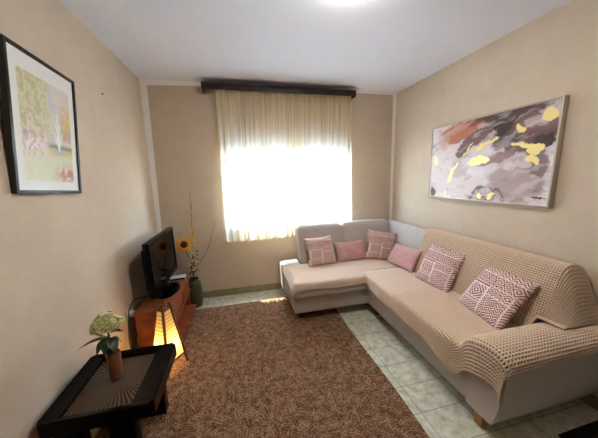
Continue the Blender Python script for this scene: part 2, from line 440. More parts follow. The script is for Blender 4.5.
# ------------------------------------------------------------------ sofa
sofa = thing('corner_sofa', 'L-shaped grey beige corner sofa along the back and right walls', 'sofa', (1.5, 2.3, 0))
XF = 1.29; YC = 2.315
mb = MB().prism([(.47, YC), (XF, YC), (XF, 1.06), (2.07, 1.06), (2.07, 3.12), (.455, 3.12)], .10, .285, .012)
mb.make('base', M_SOFA, sofa)
def sb(name, a, mat=M_SOFA, parent=sofa, **k):
    V, F = softbox(*a, **k); return build(name, V, F, mat, parent)
sb('chaise_seat', (.435, 1.30, 2.265, 2.86, .275, .432), r=.045, puff=.008)
sb('seat', (1.245, 1.79, 1.06, 2.30, .275, .432), r=.045, puff=.008)
sb('seat_corner', (1.28, 2.0, 2.29, 2.90, .275, .43), r=.03, puff=.004)
sb('side_ledge', (.437, .68, 2.86, 3.12, .10, .425), r=.03, puff=.004)
def lean_y(P):   # front face slopes back with height
    P = P.copy(); f = np.clip((P[:, 2]-.42)/.48, 0, 1); g = np.clip((3.06-P[:, 1])/.26, 0, 1); P[:, 1] += f*g*.11
    P[:, 2] -= .035*np.clip((P[:, 1]-2.98)/.13, 0, 1)*f; return P
def lean_left(P):
    P = lean_y(P); f = np.clip((P[:, 2]-.42)/.48, 0, 1); g = np.clip((1.2-P[:, 0])/.5, 0, 1); P[:, 0] -= .045*f*g; return P
sb('backrest', (.685, 1.235, 2.815, 3.06, .40, .885), r=.05, puff=.012, fn=lean_left)
sb('backrest', (1.237, 1.90, 2.815, 3.06, .40, .895), r=.05, puff=.012, fn=lean_y)
def lean_x(P):
    P = P.copy(); f = np.clip((P[:, 2]-.42)/.48, 0, 1); g = np.clip((2.07-P[:, 0])/.26, 0, 1); P[:, 0] += f*g*.12
    P[:, 2] -= .035*np.clip((P[:, 0]-1.94)/.13, 0, 1)*f; return P
def lean_corner(P):
    P = lean_x(P); f = np.clip((P[:, 2]-.42)/.48, 0, 1); P[:, 1] -= .06*f*np.clip((2.5-P[:, 1])/.3, 0, 1); return P
sb('corner_backrest', (1.805, 2.07, 2.235, 3.0, .40, .885), r=.05, puff=.012, fn=lean_corner)
sb('backrest', (1.805, 2.07, 1.065, 2.215, .40, .885), r=.06, puff=.012, fn=lean_x)
# flared arm at the near end
prof = [(1.075, .10), (.915, .10), (.885, .15), (.868, .24), (.864, .34), (.862, .44), (.866, .50), (.89, .54), (.94, .556), (1.0, .552), (1.05, .53), (1.075, .48)]
ar = MB(); bm = bmesh.new(); vs = [bm.verts.new((1.27, y, z)) for y, z in prof]; f0 = bm.faces.new(vs)
r = bmesh.ops.extrude_face_region(bm, geom=[f0]); bmesh.ops.translate(bm, vec=(.8, 0, 0), verts=[g for g in r['geom'] if isinstance(g, bmesh.types.BMVert)])
bmesh.ops.recalc_face_normals(bm, faces=bm.faces)
bmesh.ops.bevel(bm, geom=[e for e in bm.edges if abs(e.verts[0].co.x-e.verts[1].co.x) < .01], offset=.008, segments=2, affect='EDGES')
ar.bm(bm); ar.make('arm', M_SOFA, sofa, sharp=50)
for (x, y, m) in ((1.32, 1.0, M_FOOT), (2.0, 1.0, M_FOOT), (1.36, 2.24, M_DARKFOOT), (.55, 2.40, M_DARKFOOT), (.53, 3.03, M_DARKFOOT), (2.0, 3.03, M_DARKFOOT)):
    bm = bmesh.new(); bmesh.ops.create_cone(bm, cap_ends=True, segments=4, radius1=.032, radius2=.043, depth=(.1 if not (x < .7 and y < 2.8) else .09))
    bmesh.ops.rotate(bm, matrix=Matrix.Rotation(PI/4, 3, 'Z'), verts=bm.verts); bmesh.ops.translate(bm, vec=(x, y, (.0505 if not (x < .7 and y < 2.8) else .0615)), verts=bm.verts)
    bmesh.ops.bevel(bm, geom=bm.edges[:], offset=.003, segments=2, affect='EDGES')
    o = MB().bm(bm).make('leg', m, sofa)
    o['label'] = 'light oak leg' if m is M_FOOT else 'dark brown leg'

# ------------------------------------------------------------------ throws
def arcl(P):
    d = np.r_[0, np.cumsum(np.linalg.norm(np.diff(P, axis=0), axis=1))]; return d
def resample(P, n):
    P = np.asarray(P, float)
    # corner-cutting smoothing
    for _ in range(3):
        Q = [P[0]]
        for a, b in zip(P[:-1], P[1:]): Q += [a*.75+b*.25, a*.25+b*.75]
        P = np.array(Q+[P[-1]])
    d = arcl(P); t = np.linspace(0, d[-1], n); return np.stack([np.interp(t, d, P[:, k]) for k in range(P.shape[1])], -1), d[-1]
def cloth(name, G, mat, label, cat, cell, depth, thick=.008, group=None, sag=.0, hemw=0):
    """G: nu x nv x 3 surface. A waffle of square pits is pressed into it; the back side closes the mesh."""
    nu, nv = G.shape[:2]
    du = np.gradient(G, axis=0); dv = np.gradient(G, axis=1); N = np.cross(du, dv); N /= np.linalg.norm(N, axis=2, keepdims=True)+1e-9
    if N[..., 2].mean() < 0: G = G[::-1]; du = np.gradient(G, axis=0); dv = np.gradient(G, axis=1); N = np.cross(du, dv); N /= np.linalg.norm(N, axis=2, keepdims=True)+1e-9
    su = np.r_[0, np.cumsum(np.linalg.norm(np.diff(G[:, nv//2], axis=0), axis=1))][:, None]*np.ones((1, nv))
    sv = np.r_[0, np.cumsum(np.linalg.norm(np.diff(G[nu//2], axis=0), axis=1))][None, :]*np.ones((nu, 1))
    if cell:
        a = np.abs(((su/cell) % 1)-.5)*2; b = np.abs(((sv/cell) % 1)-.5)*2
        rib = np.maximum(a, b)          # 1 on the ribs, 0 in the middle of a pit
        wv = sm(rib, .3, .75)
    else:
        wv = .5+.5*np.sin(sv*2*PI/.05)*0
    wr = (fbm(su*4, sv*4, 11, 4)-.5)*sag
    top = G+N*(thick+depth*(wv-1)+wr)[..., None]; bot = G+N*(wr)[..., None]
    n = nu*nv; f = grid_faces(nu, nv)
    ring = np.r_[np.arange(nu)*nv, (nu-1)*nv+np.arange(1, nv), np.arange(nu-2, -1, -1)*nv+nv-1, np.arange(nv-2, 0, -1)]
    nx = np.roll(ring, -1); side = np.stack([nx, ring, ring+n, nx+n], -1)
    V = np.vstack([top.reshape(-1, 3), bot.reshape(-1, 3)]); F = np.vstack([f, f[:, ::-1]+n, side])
    w = np.r_[wv.ravel(), np.zeros(n)]
    c = V.mean(0); o = big_mesh(name, V, F, mat, None, {'weave': w}, loc=tuple(c))
    return set_tags(o, label, cat, group)

# quilted cover on the chaise, hanging a little over its front and left edges
nx, ny = 150, 130
prof_y, L = resample([(2.80, .445), (2.55, .447), (2.32, .449), (2.262, .446), (2.25, .42), (2.249, .375)], ny)
u = np.linspace(0, 1, nx); G = np.zeros((nx, ny, 3))
for j, (y, z) in enumerate(prof_y):
    t = j/(ny-1)
    xl = .432; xr = 1.235+.53*sm(np.array([y]), 2.36, 2.40)[0]
    G[:, j, 0] = xl+(xr-xl)*u; G[:, j, 1] = y; G[:, j, 2] = z
dropm = sm(np.linspace(0, 1, ny), .86, 1.)[None, :]; RX = u[:, None]*(G[-1, :, 0]-G[0, :, 0])[None, :]/.7
G[..., 2] += dropm*(.012*np.sin(u*9)[:, None]+.02*(u[:, None]-.4))*0+dropm*(.006*np.sin(u*7)[:, None])
ed = sm(u, .05, 0.)[:, None]; G[..., 2] -= ed*.05; G[..., 0] -= ed*.004
cloth('seat_throw', G[:, ::-1][:, ::-1], M_COVER, 'smooth beige quilted throw over the chaise seat under the window', 'throw', 0, 0, .007, sag=.012)

def top_drape(ys, zs, xb_, xf, drops, nu, nv, wav=0, seed=1):
    """sheet over a seat: profile along y, running from the back xb to the front edge xf and hanging down by drops"""
    G = np.zeros((nu, nv, 3)); P, L = resample(list(zip(ys, zs)), nu); D = np.interp(np.linspace(0, 1, nu), np.linspace(0, 1, len(drops)), drops)
    xfi = np.interp(np.linspace(0, 1, nu), np.linspace(0, 1, len(xf)), xf) if isinstance(xf, (list, tuple)) else np.full(nu, xf)
    for i in range(nu):
        y, z = P[i]; R = .035; xb = xb_ if not isinstance(xb_, tuple) else np.interp(-y, [-1.17, -1.09], [xb_[0], xb_[1]])
        pts = [(xb, z), ((xb+xfi[i])/2, z), (xfi[i]+R, z), (xfi[i], z-.008), (xfi[i]-.006, z-R), (xfi[i]-.004, z-D[i])]
        Q, _ = resample(pts, nv); G[i, :, 0] = Q[:, 0]; G[i, :, 1] = y; G[i, :, 2] = Q[:, 1]
    hang = sm(np.linspace(0, 1, nv), .78, 1)[None, :]
    ph = np.linspace(0, 1, nu)[:, None]
    G[..., 0] -= hang*wav*(.5+.5*np.sin(ph*23+seed)); G[..., 1] += hang*wav*.8*np.cos(ph*17+seed)
    return G
G = top_drape([2.37, 2.33, 2.29, 2.0, 1.74], [.446, .456, .456, .452, .452], 1.78, 1.237, [.085, .10, .12, .13, .13], 190, 200, .006)
cloth('seat_throw', G, M_WAFFLE_FINE, 'pale fine waffle throw on the middle seat between the chaise and the patterned cushions', 'throw', .0155, .0035, .008, sag=.006)
ys = [1.80, 1.77, 1.6, 1.25, 1.13, 1.095, 1.075, 1.04, .97, .90, .858, .850, .848]
zs = [.462, .464, .461, .458, .460, .475, .53, .556, .57, .562, .535, .51, .49]
G = top_drape(ys, zs, (1.78, 2.075), [1.228, 1.228, 1.228, 1.228, 1.235, 1.245, 1.245, 1.25, 1.255], [.10, .14, .13, .12, .14, .17, .20, .21, .20, .19, .18], 430, 270, .012, 2)
cloth('seat_throw', G, M_WAFFLE, 'beige open waffle throw running over the right seat and the sofa arm', 'throw', .0155, .0085, .011, sag=.01)
# throw over the backrest, falling over its near end on to the arm
px = [1.768, 1.785, 1.811, 1.845, 1.88, 1.915, 1.965, 2.02, 2.065, 2.075]
pz = [.458, .52, .60, .73, .85, .905, .912, .898, .868, .82]
nv = 250; nu = 500
Q, _ = resample(list(zip(px, pz)), nv)
yy = np.r_[np.linspace(2.205, 1.06, 430), 1.06-.12*np.linspace(0, 1, 71)[1:]]
G = np.zeros((nu, nv, 3))
for i in range(nu):
    e = min(1, max(0., (1.055-yy[i])/.115))**1.15
    z = Q[:, 1]; k = min(1, max(0, (1.112-yy[i])/.045)); z = np.maximum(z, .578*k+z*(1-k)) if k > 0 else z
    G[i, :, 0] = Q[:, 0]+.012*e; G[i, :, 1] = yy[i]; G[i, :, 2] = z-(z-.578)*e*.98
st = sm(np.linspace(0, 1, nu), 0, .05)
G[..., 1] += (.03*np.exp(-((Q[:, 1]-.9)/.2)**2))[None, :]*(1-st[:, None])
cloth('sofa_throw', G[:, ::-1], M_WAFFLE, 'beige waffle throw spread over the long backrest against the right wall', 'throw', .0155, .0085, .011, sag=.012)

# ------------------------------------------------------------------ cushions
def ethnic(u, v):
    """u left-right, v top-bottom, 0..1 -> mask of the pale woven lines"""
    tri = lambda t: np.abs((t % 1)-.5)*2
    m = np.zeros_like(u)
    def put(sel, val): m[sel] = val[sel]
    w = (((v-.02)/.05+tri(u*8)) % 1) < .45; put(v < .15, w)
    d = tri(u*6)+np.abs((v-.275)/.095); put((v >= .175) & (v < .375), ((d*1.7) % 1 < .42) & (d < 1.9))
    b = v >= .405
    L_ = b & (u < .5)
    du = np.abs(u-.29)/.21; dv = np.abs(v-.60)/.165
    q = np.maximum(du, dv); dd = (du+dv)
    sq = (q > .86) & (q < 1.0)
    ins = (q <= .86) & (((dd*2.6) % 1) < .45)
    put(L_ & (v < .78), sq | ins)
    put(L_ & (v >= .80), ((((v-.8)/.05+tri(u*11)) % 1) < .45))
    R_ = b & (u >= .5)
    put(R_ & (v < .56), (((tri((u-.5)*4)+np.abs((v-.48)/.075))*1.7) % 1) < .45)
    put(R_ & (v >= .58), ((((v-.58)/.05+tri(u*10)) % 1) < .45))
    for c in (.162, .39): m[np.abs(v-c) < .011] = 1
    m[b & (np.abs(u-.5) < .012)] = 1; m[(u > .5) & (np.abs(v-.57) < .009)] = 1; m[(u < .5) & (np.abs(v-.79) < .009)] = 1
    m[b & (np.abs(u-.06) < .01)] = 1; m[b & (np.abs(u-.94) < .01)] = 1
    return m
def cushion_mesh(name, w, h, T, mat, n=120, pat=None, seed=0):
    u = np.linspace(-1, 1, n); U, Vv = np.meshgrid(u, u, indexing='ij')
    X = w/2*U*(1-.055*(1-Vv**2)); Y = h/2*Vv*(1-.055*(1-U**2))
    t = T*np.maximum((1-U**2)*(1-Vv**2), 0)**.42+.004*np.maximum((1-U**8)*(1-Vv**8), 0)
    wr = (fbm(U*2.5+5, Vv*2.5+5, seed, 3)-.5)*.018*np.maximum((1-U**2)*(1-Vv**2), 0)**.3
    Z = t+wr
    front = np.stack([X, Y, Z], -1).reshape(-1, 3); back = np.stack([X, Y, -t*.9], -1).reshape(-1, 3)
    idx = np.arange(n*n).reshape(n, n); edge = np.zeros((n, n), bool); edge[[0, -1]] = 1; edge[:, [0, -1]] = 1
    mp = np.arange(n*n, 2*n*n).reshape(n, n); mp[edge] = idx[edge]
    f = grid_faces(n, n); F = np.vstack([f, mp.ravel()[f][:, ::-1]])
    V = np.vstack([front, back]); at = None
    used = np.unique(F); rm = np.full(len(V), -1); rm[used] = np.arange(len(used)); 
    if pat is not None:
        m = pat((U+1)/2, (1-Vv)/2).astype(float)
        nz = fbm(U*9, Vv*9, 3, 3)[..., None]
        col = np.array(lin((150, 96, 86)))*(1-m[..., None])+np.array(lin((238, 218, 212)))*m[..., None]
        col = col*(.85+.3*nz); col = np.vstack([col.reshape(-1, 3)]*2); at = {'paint': col[used]}
    o = big_mesh(name, V[used], rm[F], mat, None, at); return o
def place(o, c, M, sx=1, sy=1):
    R = np.array(M); o.matrix_world = Matrix([[*(R[0]*np.array([sx, sy, 1])), c[0]], [*(R[1]*np.array([sx, sy, 1])), c[1]], [*(R[2]*np.array([sx, sy, 1])), c[2]], [0, 0, 0, 1]])
GP = 'rust patterned cushions on the sofa'; GK = 'plain pink cushions on the sofa'
cu = cushion_mesh('throw_cushion', .352, .345, .058, M_ETHNIC, 150, ethnic, 1)
place(cu, (.886, 2.76, .607), [[0.997, -0.06, 0.038], [0.059, 0.399, -0.915], [0.04, 0.915, 0.401]])
set_tags(cu, 'rust and white patterned square cushion at the left end of the chaise under the curtain', 'cushion', GP)
def cp(src, c, M, label, sx=1, sy=1):
    o = src.copy(); C.objects.link(o); place(o, c, M, sx, sy); o['label'] = label; return o
cp(cu, (1.665, 2.715, .617), [[0.941, 0.20, -0.251], [-0.298, 0.202, -0.933], [-0.13, 0.953, 0.257]], 'rust patterned square cushion in the sofa corner between the two plain pink cushions', 1.03, 1.04)
cp(cu, (1.765, 1.878, .625), [[0.025, 0.436, -0.899], [-0.999, -0.011, -0.033], [-0.024, 0.9, 0.436]], 'rust patterned square cushion at the middle of the long seat beside a pink cushion', 1.12, 1.12)
cp(cu, (1.745, 1.335, .615), [[-0.177, 0.597, -0.782], [-0.984, -0.107, 0.141], [0.0, 0.795, 0.607]], 'largest looking rust patterned cushion nearest the sofa arm', 1.16, 1.16)
pk = cushion_mesh('throw_cushion', .435, .255, .05, M_PINK, 70, None, 4)
place(pk, (1.305, 2.80, .556), [[0.998, -0.048, 0.03], [0.048, 0.426, -0.903], [0.031, 0.903, 0.428]])
set_tags(pk, 'plain dusty pink oblong cushion against the backrest below the window', 'cushion', GK)
cp(pk, (1.745, 2.376, .572), [[0.041, 0.498, -0.866], [-0.998, 0.066, -0.009], [0.052, 0.864, 0.5]], 'plain dusty pink oblong cushion against the corner backrest by the right wall')

# ------------------------------------------------------------------ wall pictures
def panel(name, w, h, mat, attrs, nu, nv, zoff, parent, Mx):
    U, V = np.meshgrid(np.linspace(0, 1, nu), np.linspace(0, 1, nv), indexing='ij')
    P = np.stack([(U-.5)*w, (V-.5)*h, np.full_like(U, zoff)], -1).reshape(-1, 3)
    n = len(P); B = P.copy(); B[:, 2] -= .006
    f = grid_faces(nu, nv)
    ring = np.r_[np.arange(nu)*nv, (nu-1)*nv+np.arange(1, nv), np.arange(nu-2, -1, -1)*nv+nv-1, np.arange(nv-2, 0, -1)]
    nx = np.roll(ring, -1); F = np.vstack([f, f[:, ::-1]+n, np.stack([nx, ring, ring+n, nx+n], -1)])
    A = {k: np.concatenate([a, a]) for k, a in attrs(U, V).items()}
    W = np.vstack([P, B])@np.array(Mx.to_3x3()).T+np.array(Mx.translation)
    return big_mesh(name, W, F, mat, parent, A)
def abstract(U, V):
    A_ = 1.55
    wx = (fbm(U*4*A_, V*4, 21, 6)-.5)*.55+(fbm(U*14*A_, V*14, 61, 4)-.5)*.22; wy = (fbm(U*4*A_+7, V*4+3, 33, 6)-.5)*.55+(fbm(U*14*A_, V*14, 71, 4)-.5)*.22
    u = U+.16*wx; v = V+.26*wy
    n = fbm(U*6+3, V*5, 4, 6); n2 = fbm(u*6, v*9, 9, 6); n3 = fbm(u*12, v*14, 15, 5)
    n3_ = fbm(U*16, V*11, 15, 6)
    c = lambda r, g, b: np.array(lin((r, g, b)))
    col = np.ones(U.shape+(3,))*c(230, 218, 218)
    def blend(m, cc): nonlocal col; m = np.clip(m, 0, 1)[..., None]; col = col*(1-m)+np.array(cc)*m
    def blob(cx, cy, rx, ry, a=0):
        ca, sa = math.cos(a), math.sin(a); x = (u-cx); y = (v-cy)*.65; X = x*ca+y*sa; Y = -x*sa+y*ca
        g_ = np.exp(-((X/rx)**2+(Y/ry)**2)); return np.maximum(.35*g_, sm(g_+(n3_-.5)*.55, .38, .62)*np.minimum(1, g_*1.6+.25))
    blend(sm(n, .45, .7)*.8, c(242, 236, 238)); blend(sm(n2, .55, .75)*.5, c(176, 152, 150))
    blend(blob(.30, .88, .22, .11, .1)*1.5, c(188, 118, 88)); blend(blob(.47, .97, .14, .07)*1.2, c(160, 88, 62)); blend(blob(.14, .8, .1, .1)*.6, c(200, 166, 150))
    blend(blob(.45, .72, .26, .06, .5)*1.1, c(120, 92, 88))
    blend(blob(.80, .72, .24, .17)*1.5, c(110, 80, 74)); blend(blob(.66, .86, .10, .08)*1.3, c(62, 40, 40))
    blend(blob(.74, .66, .12, .035, -.3)*1.8*sm(n3, .35, .5), c(36, 22, 22)); blend(blob(.93, .62, .08, .05)*1.4, c(54, 36, 34))
    blend(blob(.70, .97, .3, .05)*1.1, c(88, 62, 58)); blend(blob(.88, .82, .08, .05)*1.2, c(180, 160, 158))
    blend(blob(.62, .50, .2, .05, .3)*.9, c(150, 118, 112)); blend(blob(.78, .2, .22, .14)*.9, c(176, 152, 150))
    blend(blob(.92, .45, .08, .1)*.9, c(118, 92, 90)); blend(blob(.95, .12, .06, .05)*1.5*sm(n2, .3, .5), c(60, 38, 36))
    blend(blob(.04, .06, .03, .05)*1.3, c(120, 70, 64))
    ring = np.abs(np.sqrt(((u-.60)/.14)**2+((v-.03)/.13)**2)-1); blend(sm(ring, .2, .05)*.8*sm(n3, .25, .55), c(84, 60, 60)); blend(blob(.6, .02, .1, .05), c(140, 104, 98))
    blend(sm(fbm(u*9-v*7, v*14+u*5, 81, 5), .56, .7)*.3, c(128, 100, 98)); blend(sm(fbm(u*7+9-v*5, v*14-u*6, 91, 5), .58, .72)*.25, c(240, 234, 236))
    g = np.zeros_like(U); nn = fbm(U*11, V*11, 51, 5)
    for a in ((.93, .87, .05, .055, .2), (.79, .79, .03, .045, .9), (.82, .60, .10, .018, -.25), (.89, .55, .08, .04, .1), (.88, .45, .06, .03, -.2),
              (.55, .67, .10, .02, .55), (.50, .49, .12, .032, .2), (.46, .44, .08, .022, .1), (.28, .40, .09, .014, .9), (.25, .30, .06, .012, .9),
              (.055, .52, .022, .06, .2), (.20, .075, .04, .02, .9), (.54, .06, .035, .035, .4), (.64, .06, .035, .04, -.4), (.41, .63, .09, .008, .75)):
        b_ = blob(*a); g = np.maximum(g, b_*1.1+(nn-.5)*1.3*(b_ > .1))
    g = sm(g, .48, .62)
    blend(g, c(244, 222, 150)); 
    return {'paint': col.reshape(-1, 3), 'gold': g.ravel()}
def garden(U, V):
    c = lambda r, g, b: np.array(lin((r, g, b)))
    # mat border
    x = (U-.115)/.785; y = (V-.075)/.80
    inn = (x > 0) & (x < 1) & (y > 0) & (y < 1)
    col = np.ones(U.shape+(3,))*c(232, 230, 226)
    n = fbm(x*9+3, y*9, 5, 5); n2 = fbm(x*26, y*26, 8, 4); n3 = fbm(x*14+2, y*18, 18, 4)
    pic = np.ones(U.shape+(3,))*c(206, 202, 206)
    def blend(m, cc): nonlocal pic; m = np.clip(m, 0, 1)[..., None]; pic = pic*(1-m)+np.array(cc)*m
    blend(sm(n, .4, .6)*.6, c(228, 218, 196))
    blend(sm(.62-x+.25*(n-.5), 0, .2)*sm(y, .35, .5), c(216, 212, 178)); blend(sm(.6-x+.3*(n-.5), 0, .2)*sm(y, .35, .45)*sm(n2, .35, .75)*.9, c(190, 182, 134))
    blend(sm(x, .72, .85)*sm(y, .38, .5)*sm(.9-y+.2*(n-.5), 0, .2)*sm(n2, .3, .5), c(218, 178, 104))
    blend(sm(x, .5, .8)*sm(y, .42, .5)*sm(.66-y, 0, .2)*.7, c(158, 152, 160))
    blend(sm(.36-y, -.02, .04)*(y > .0), c(208, 210, 170)); blend(np.exp(-((y-.26-.06*x)/.03)**2)*sm(x, .35, .5), c(214, 186, 70)); blend(np.exp(-((y-.37)/.03)**2)*sm(x, .4, .55), c(108, 124, 76))
    blend(np.exp(-(((x-.12)/.36)**2+((y-.36)/.2)**2)*1.2)*sm(n3, .38, .55), c(240, 222, 222)); blend(np.exp(-(((x-.12)/.32)**2+((y-.36)/.18)**2))*sm(n2, .48, .62)*.7, c(170, 138, 132))
    for k, (dx, tp) in enumerate(((-.09, .52), (-.045, .62), (0, .72), (.045, .62), (.09, .52))):
        xc = .70+dx*sm(y, .3, tp+.05); blend(np.exp(-((x-xc)/.012)**2)*(y > .3)*(y < tp), c(244, 244, 246))
    blend(np.exp(-(((x-.7)/.16)**2+((y-.31)/.025)**2)), c(168, 180, 190))
    blend(np.exp(-(((x-.85)/.22)**2+((y-.08)/.09)**2))*1.3*sm(n2, .34, .5), c(186, 104, 98))
    col[inn] = pic[inn]
    return {'paint': col.reshape(-1, 3)}
def framed(name, label, w, h, Mx, mat, artmat, fw, fd, attrs, nu, nv, artz, glassy=False):
    t = thing(name, label, 'picture', Mx.translation)
    fb = MB()
    for a in ((-w/2, -w/2+fw, -h/2, h/2), (w/2-fw, w/2, -h/2, h/2), (-w/2+fw, w/2-fw, h/2-fw, h/2), (-w/2+fw, w/2-fw, -h/2, -h/2+fw)):
        fb.box(a[0], a[1], a[2], a[3], -fd, .0, .0015, Mx)
    fb.make('frame', mat, t)
    panel('canvas' if artmat is M_ABSTRACT else 'print', w-2*fw+.004, h-2*fw+.004, artmat, attrs, nu, nv, artz, t, Mx)
    return t
PC = (XR-.045, 1.852, 1.602)
Mx = Matrix(((0, 0, -1, PC[0]), (-1, 0, 0, PC[1]), (0, 1, 0, PC[2]), (0, 0, 0, 1)))
framed('framed_painting', 'wide abstract painting in browns, white and gold on the right wall', 1.15, .735, Mx, M_SILVER, M_ABSTRACT, .013, .043, abstract, 400, 260, -.008)
a = math.radians(-4.5); lean = math.radians(1.4)
Rl = Matrix.Rotation(lean, 3, 'Y') @ Matrix.Rotation(-a*0, 3, 'X')
r_ = Vector((0, 1, 0)); n_ = Vector((1, 0, -.06)).normalized(); 
rot = Matrix.Rotation(math.radians(-3.0), 3, n_)
r_ = (rot @ Vector((0, 1, 0))); u_ = n_.cross(r_).normalized(); r_ = u_.cross(n_).normalized()
LC = Vector((XL+.04, 1.602, 1.764))
Mx = Matrix(((r_.x, u_.x, n_.x, LC.x), (r_.y, u_.y, n_.y, LC.y), (r_.z, u_.z, n_.z, LC.z), (0, 0, 0, 1)))
framed('framed_picture', 'black framed watercolour of a garden fountain hanging on the left wall', .468, .655, Mx, M_FRAMEBLK, M_PRINT, .017, .024, garden, 200, 270, -.008)

# ------------------------------------------------------------------ curtains and pelmet
pel = thing('curtain_pelmet', 'dark brown wooden curtain pelmet board above the window', 'curtain rail', (.56, YB-.07, 2.46))
MB().box(-.335, 1.44, YB-.175, YB-.155, 2.435, 2.502, .004).make('board', M_PELMET, pel)
for x in (-.335, 1.423): MB().box(x, x+.017, YB-.155, YB, 2.43, 2.502, .003).make('end_cap', M_PELMET, pel)
MB().box(-.318, 1.423, YB-.155, YB, 2.49, 2.502, .001).make('top_board', M_PELMET, pel)
MB().box(-.31, 1.42, YB-.125, YB-.105, 2.468, 2.482, .002).make('rail', M_WHITE, pel)
def curtain(x0t, x1t, x0b, x1b, folds, seed, label, meet):
    nx, nz = 420, 70
    rng = np.random.default_rng(seed); s = np.linspace(0, 1, nx); z = np.linspace(2.466, .745, nz)
    ph = np.cumsum(.35+1.6*fbm(s*11, s*0+seed, seed, 3)**1.3); ph = ph/ph[-1]*folds*2*PI
    amp = .009+.026*fbm(s*7+3, s*0, seed+5, 2)
    t = (2.466-z)/1.72; root = thing('curtain', label, 'curtain', ((x0t+x1t)/2, YB-.115, 2.46), 'cream curtains at the window')
    X = np.zeros((nx, nz)); Y = np.zeros((nx, nz)); Z = np.zeros((nx, nz))
    for j in range(nz):
        k = t[j]; sp = s+.010*np.sin(ph*.5+seed)*k
        X[:, j] = (x0t+(x1t-x0t)*s)*(1-k)+(x0b+(x1b-x0b)*sp)*k+.006*np.sin(ph+1.0)*k
        Y[:, j] = YB-.115+(.052*min(1, k*1.6) if meet < 0 else .04*min(1, k*1.6)*sm(s, .8, 1.))+amp*(.45+(.75 if meet > 0 else .25)*k)*np.sin(ph+.7*np.sin(3*k+s*5))+.010*np.sin(s*31)*k
        Z[:, j] = z[j]+.004*np.sin(ph)*(k > .97)
    jh = int(np.argmin(np.abs(z-.868)))
    V = np.stack([X, Y, Z], -1)
    def part(nm, j0, j1, m, off=0):
        G = V[:, j0:j1].copy(); G[..., 1] -= off
        return build(nm, G.reshape(-1, 3), grid_faces(nx, j1-j0), m, root)
    part('drape', 0, jh+1, M_SHEER); h = part('hem_band', jh, nz, M_HEM, 0)
    # lace edge: row of small scallops hanging from the hem
    ns = folds*3; F = []; W = []
    for i in range(0, nx-7, 7):
        a, b, m = V[i, -1], V[i+6, -1], V[i+3, -1]
        o = len(W); W += [a, b, m-np.array([0, 0, .016]), (a*.8+b*.2)-np.array([0, 0, .011]), (a*.2+b*.8)-np.array([0, 0, .011])]; F.append([o, o+3, o+2, o+4, o+1])
    build('lace_edge', W, F, M_HEM, root, False)
    W = V[:, jh].copy()
    MB().tube([(p[0], p[1]-.004, p[2]) for p in W[::3]], .0035, 5).make('trim_cord', M_HEM, root)
curtain(-.195, .655, -.225, .60, 12, 3, 'left cream sheer curtain panel hanging from the dark pelmet', 1)
curtain(.63, 1.40, .585, 1.455, 12, 8, 'right cream sheer curtain panel falling behind the sofa back', -1)

# ------------------------------------------------------------------ ceiling lamp (just above the frame)
LP = (.64, 1.33)
cl = thing('ceiling_lamp', 'round lit opal ceiling lamp at the top edge of the photo', 'lamp', (LP[0], LP[1], H))
MB().lathe([(.10, 0), (.115, -.004), (.115, -.018), (.10, -.022)], (*LP, H), 40).make('mount', M_WHITE, cl)
MB().lathe([(.185, -.022), (.188, -.034), (.175, -.055), (.14, -.075), (.08, -.09), (.01, -.095)], (*LP, H), 48).make('shade', M_DOME, cl)

# ------------------------------------------------------------------ tv stand (turned slightly towards the sofa)
A = 0.0; P0 = Vector((-.617, 2.125, 0))
MS = Matrix.Translation(P0) @ Matrix.Rotation(-A, 4, 'Z')     # local: +x out of the front, +y along the front, origin near front corner
SL, SD, ST = .755, .285, .435
Z0 = .0115
ts = thing('tv_stand', 'reddish brown wooden TV stand with an open lower shelf along the left wall', 'tv stand', MS @ Vector((-SD/2, SL/2, Z0)))
MB().box(-SD, .012, -.01, SL+.01, ST-.022, ST, .003, MS).make('top', M_STAND, ts)
MB().box(-SD+.005, -.012, 0, .02, Z0, ST-.022, .002, MS).make('side_panel', M_STAND, ts)
MB().box(-SD+.005, -.012, SL-.02, SL, Z0, ST-.022, .002, MS).make('side_panel', M_STAND, ts)
MB().box(-SD+.005, -SD+.013, .02, SL-.02, .10, ST-.022, 0, MS).make('back_panel', M_STAND, ts)
MB().box(-SD+.013, -.02, .02, SL-.02, .245, .26, .001, MS).make('shelf', M_STAND, ts)
for k in range(2):
    y0 = .024+k*(SL-.048)/2
    d = MB().box(-.022, -.003, y0, y0+(SL-.052)/2, .266, ST-.03, .003, MS).make('drawer', M_STAND, ts)
    MB().box(-.003, .012, y0+.004, y0+(SL-.052)/2-.004, .268, .284, .003, MS).make('drawer_lip', M_STAND, d)  # added wooden lip along the drawer's bottom edge; the drawers have no grips
bk = [MS @ Vector((-SD+.013, .03, 0)), MS @ Vector((-SD+.013, SL-.03, 0))]
MB().prism([(bk[0].x, bk[0].y), (-.562, 2.15), (-.562, 2.85), (bk[1].x, bk[1].y)], .075, .093, .003).make('lower_shelf', M_STAND, ts)
for yy_ in (2.19, 2.80):
    MB().box(-.605, -.58, yy_, yy_+.02, Z0, .0755, .002).make('leg', M_STAND, ts)
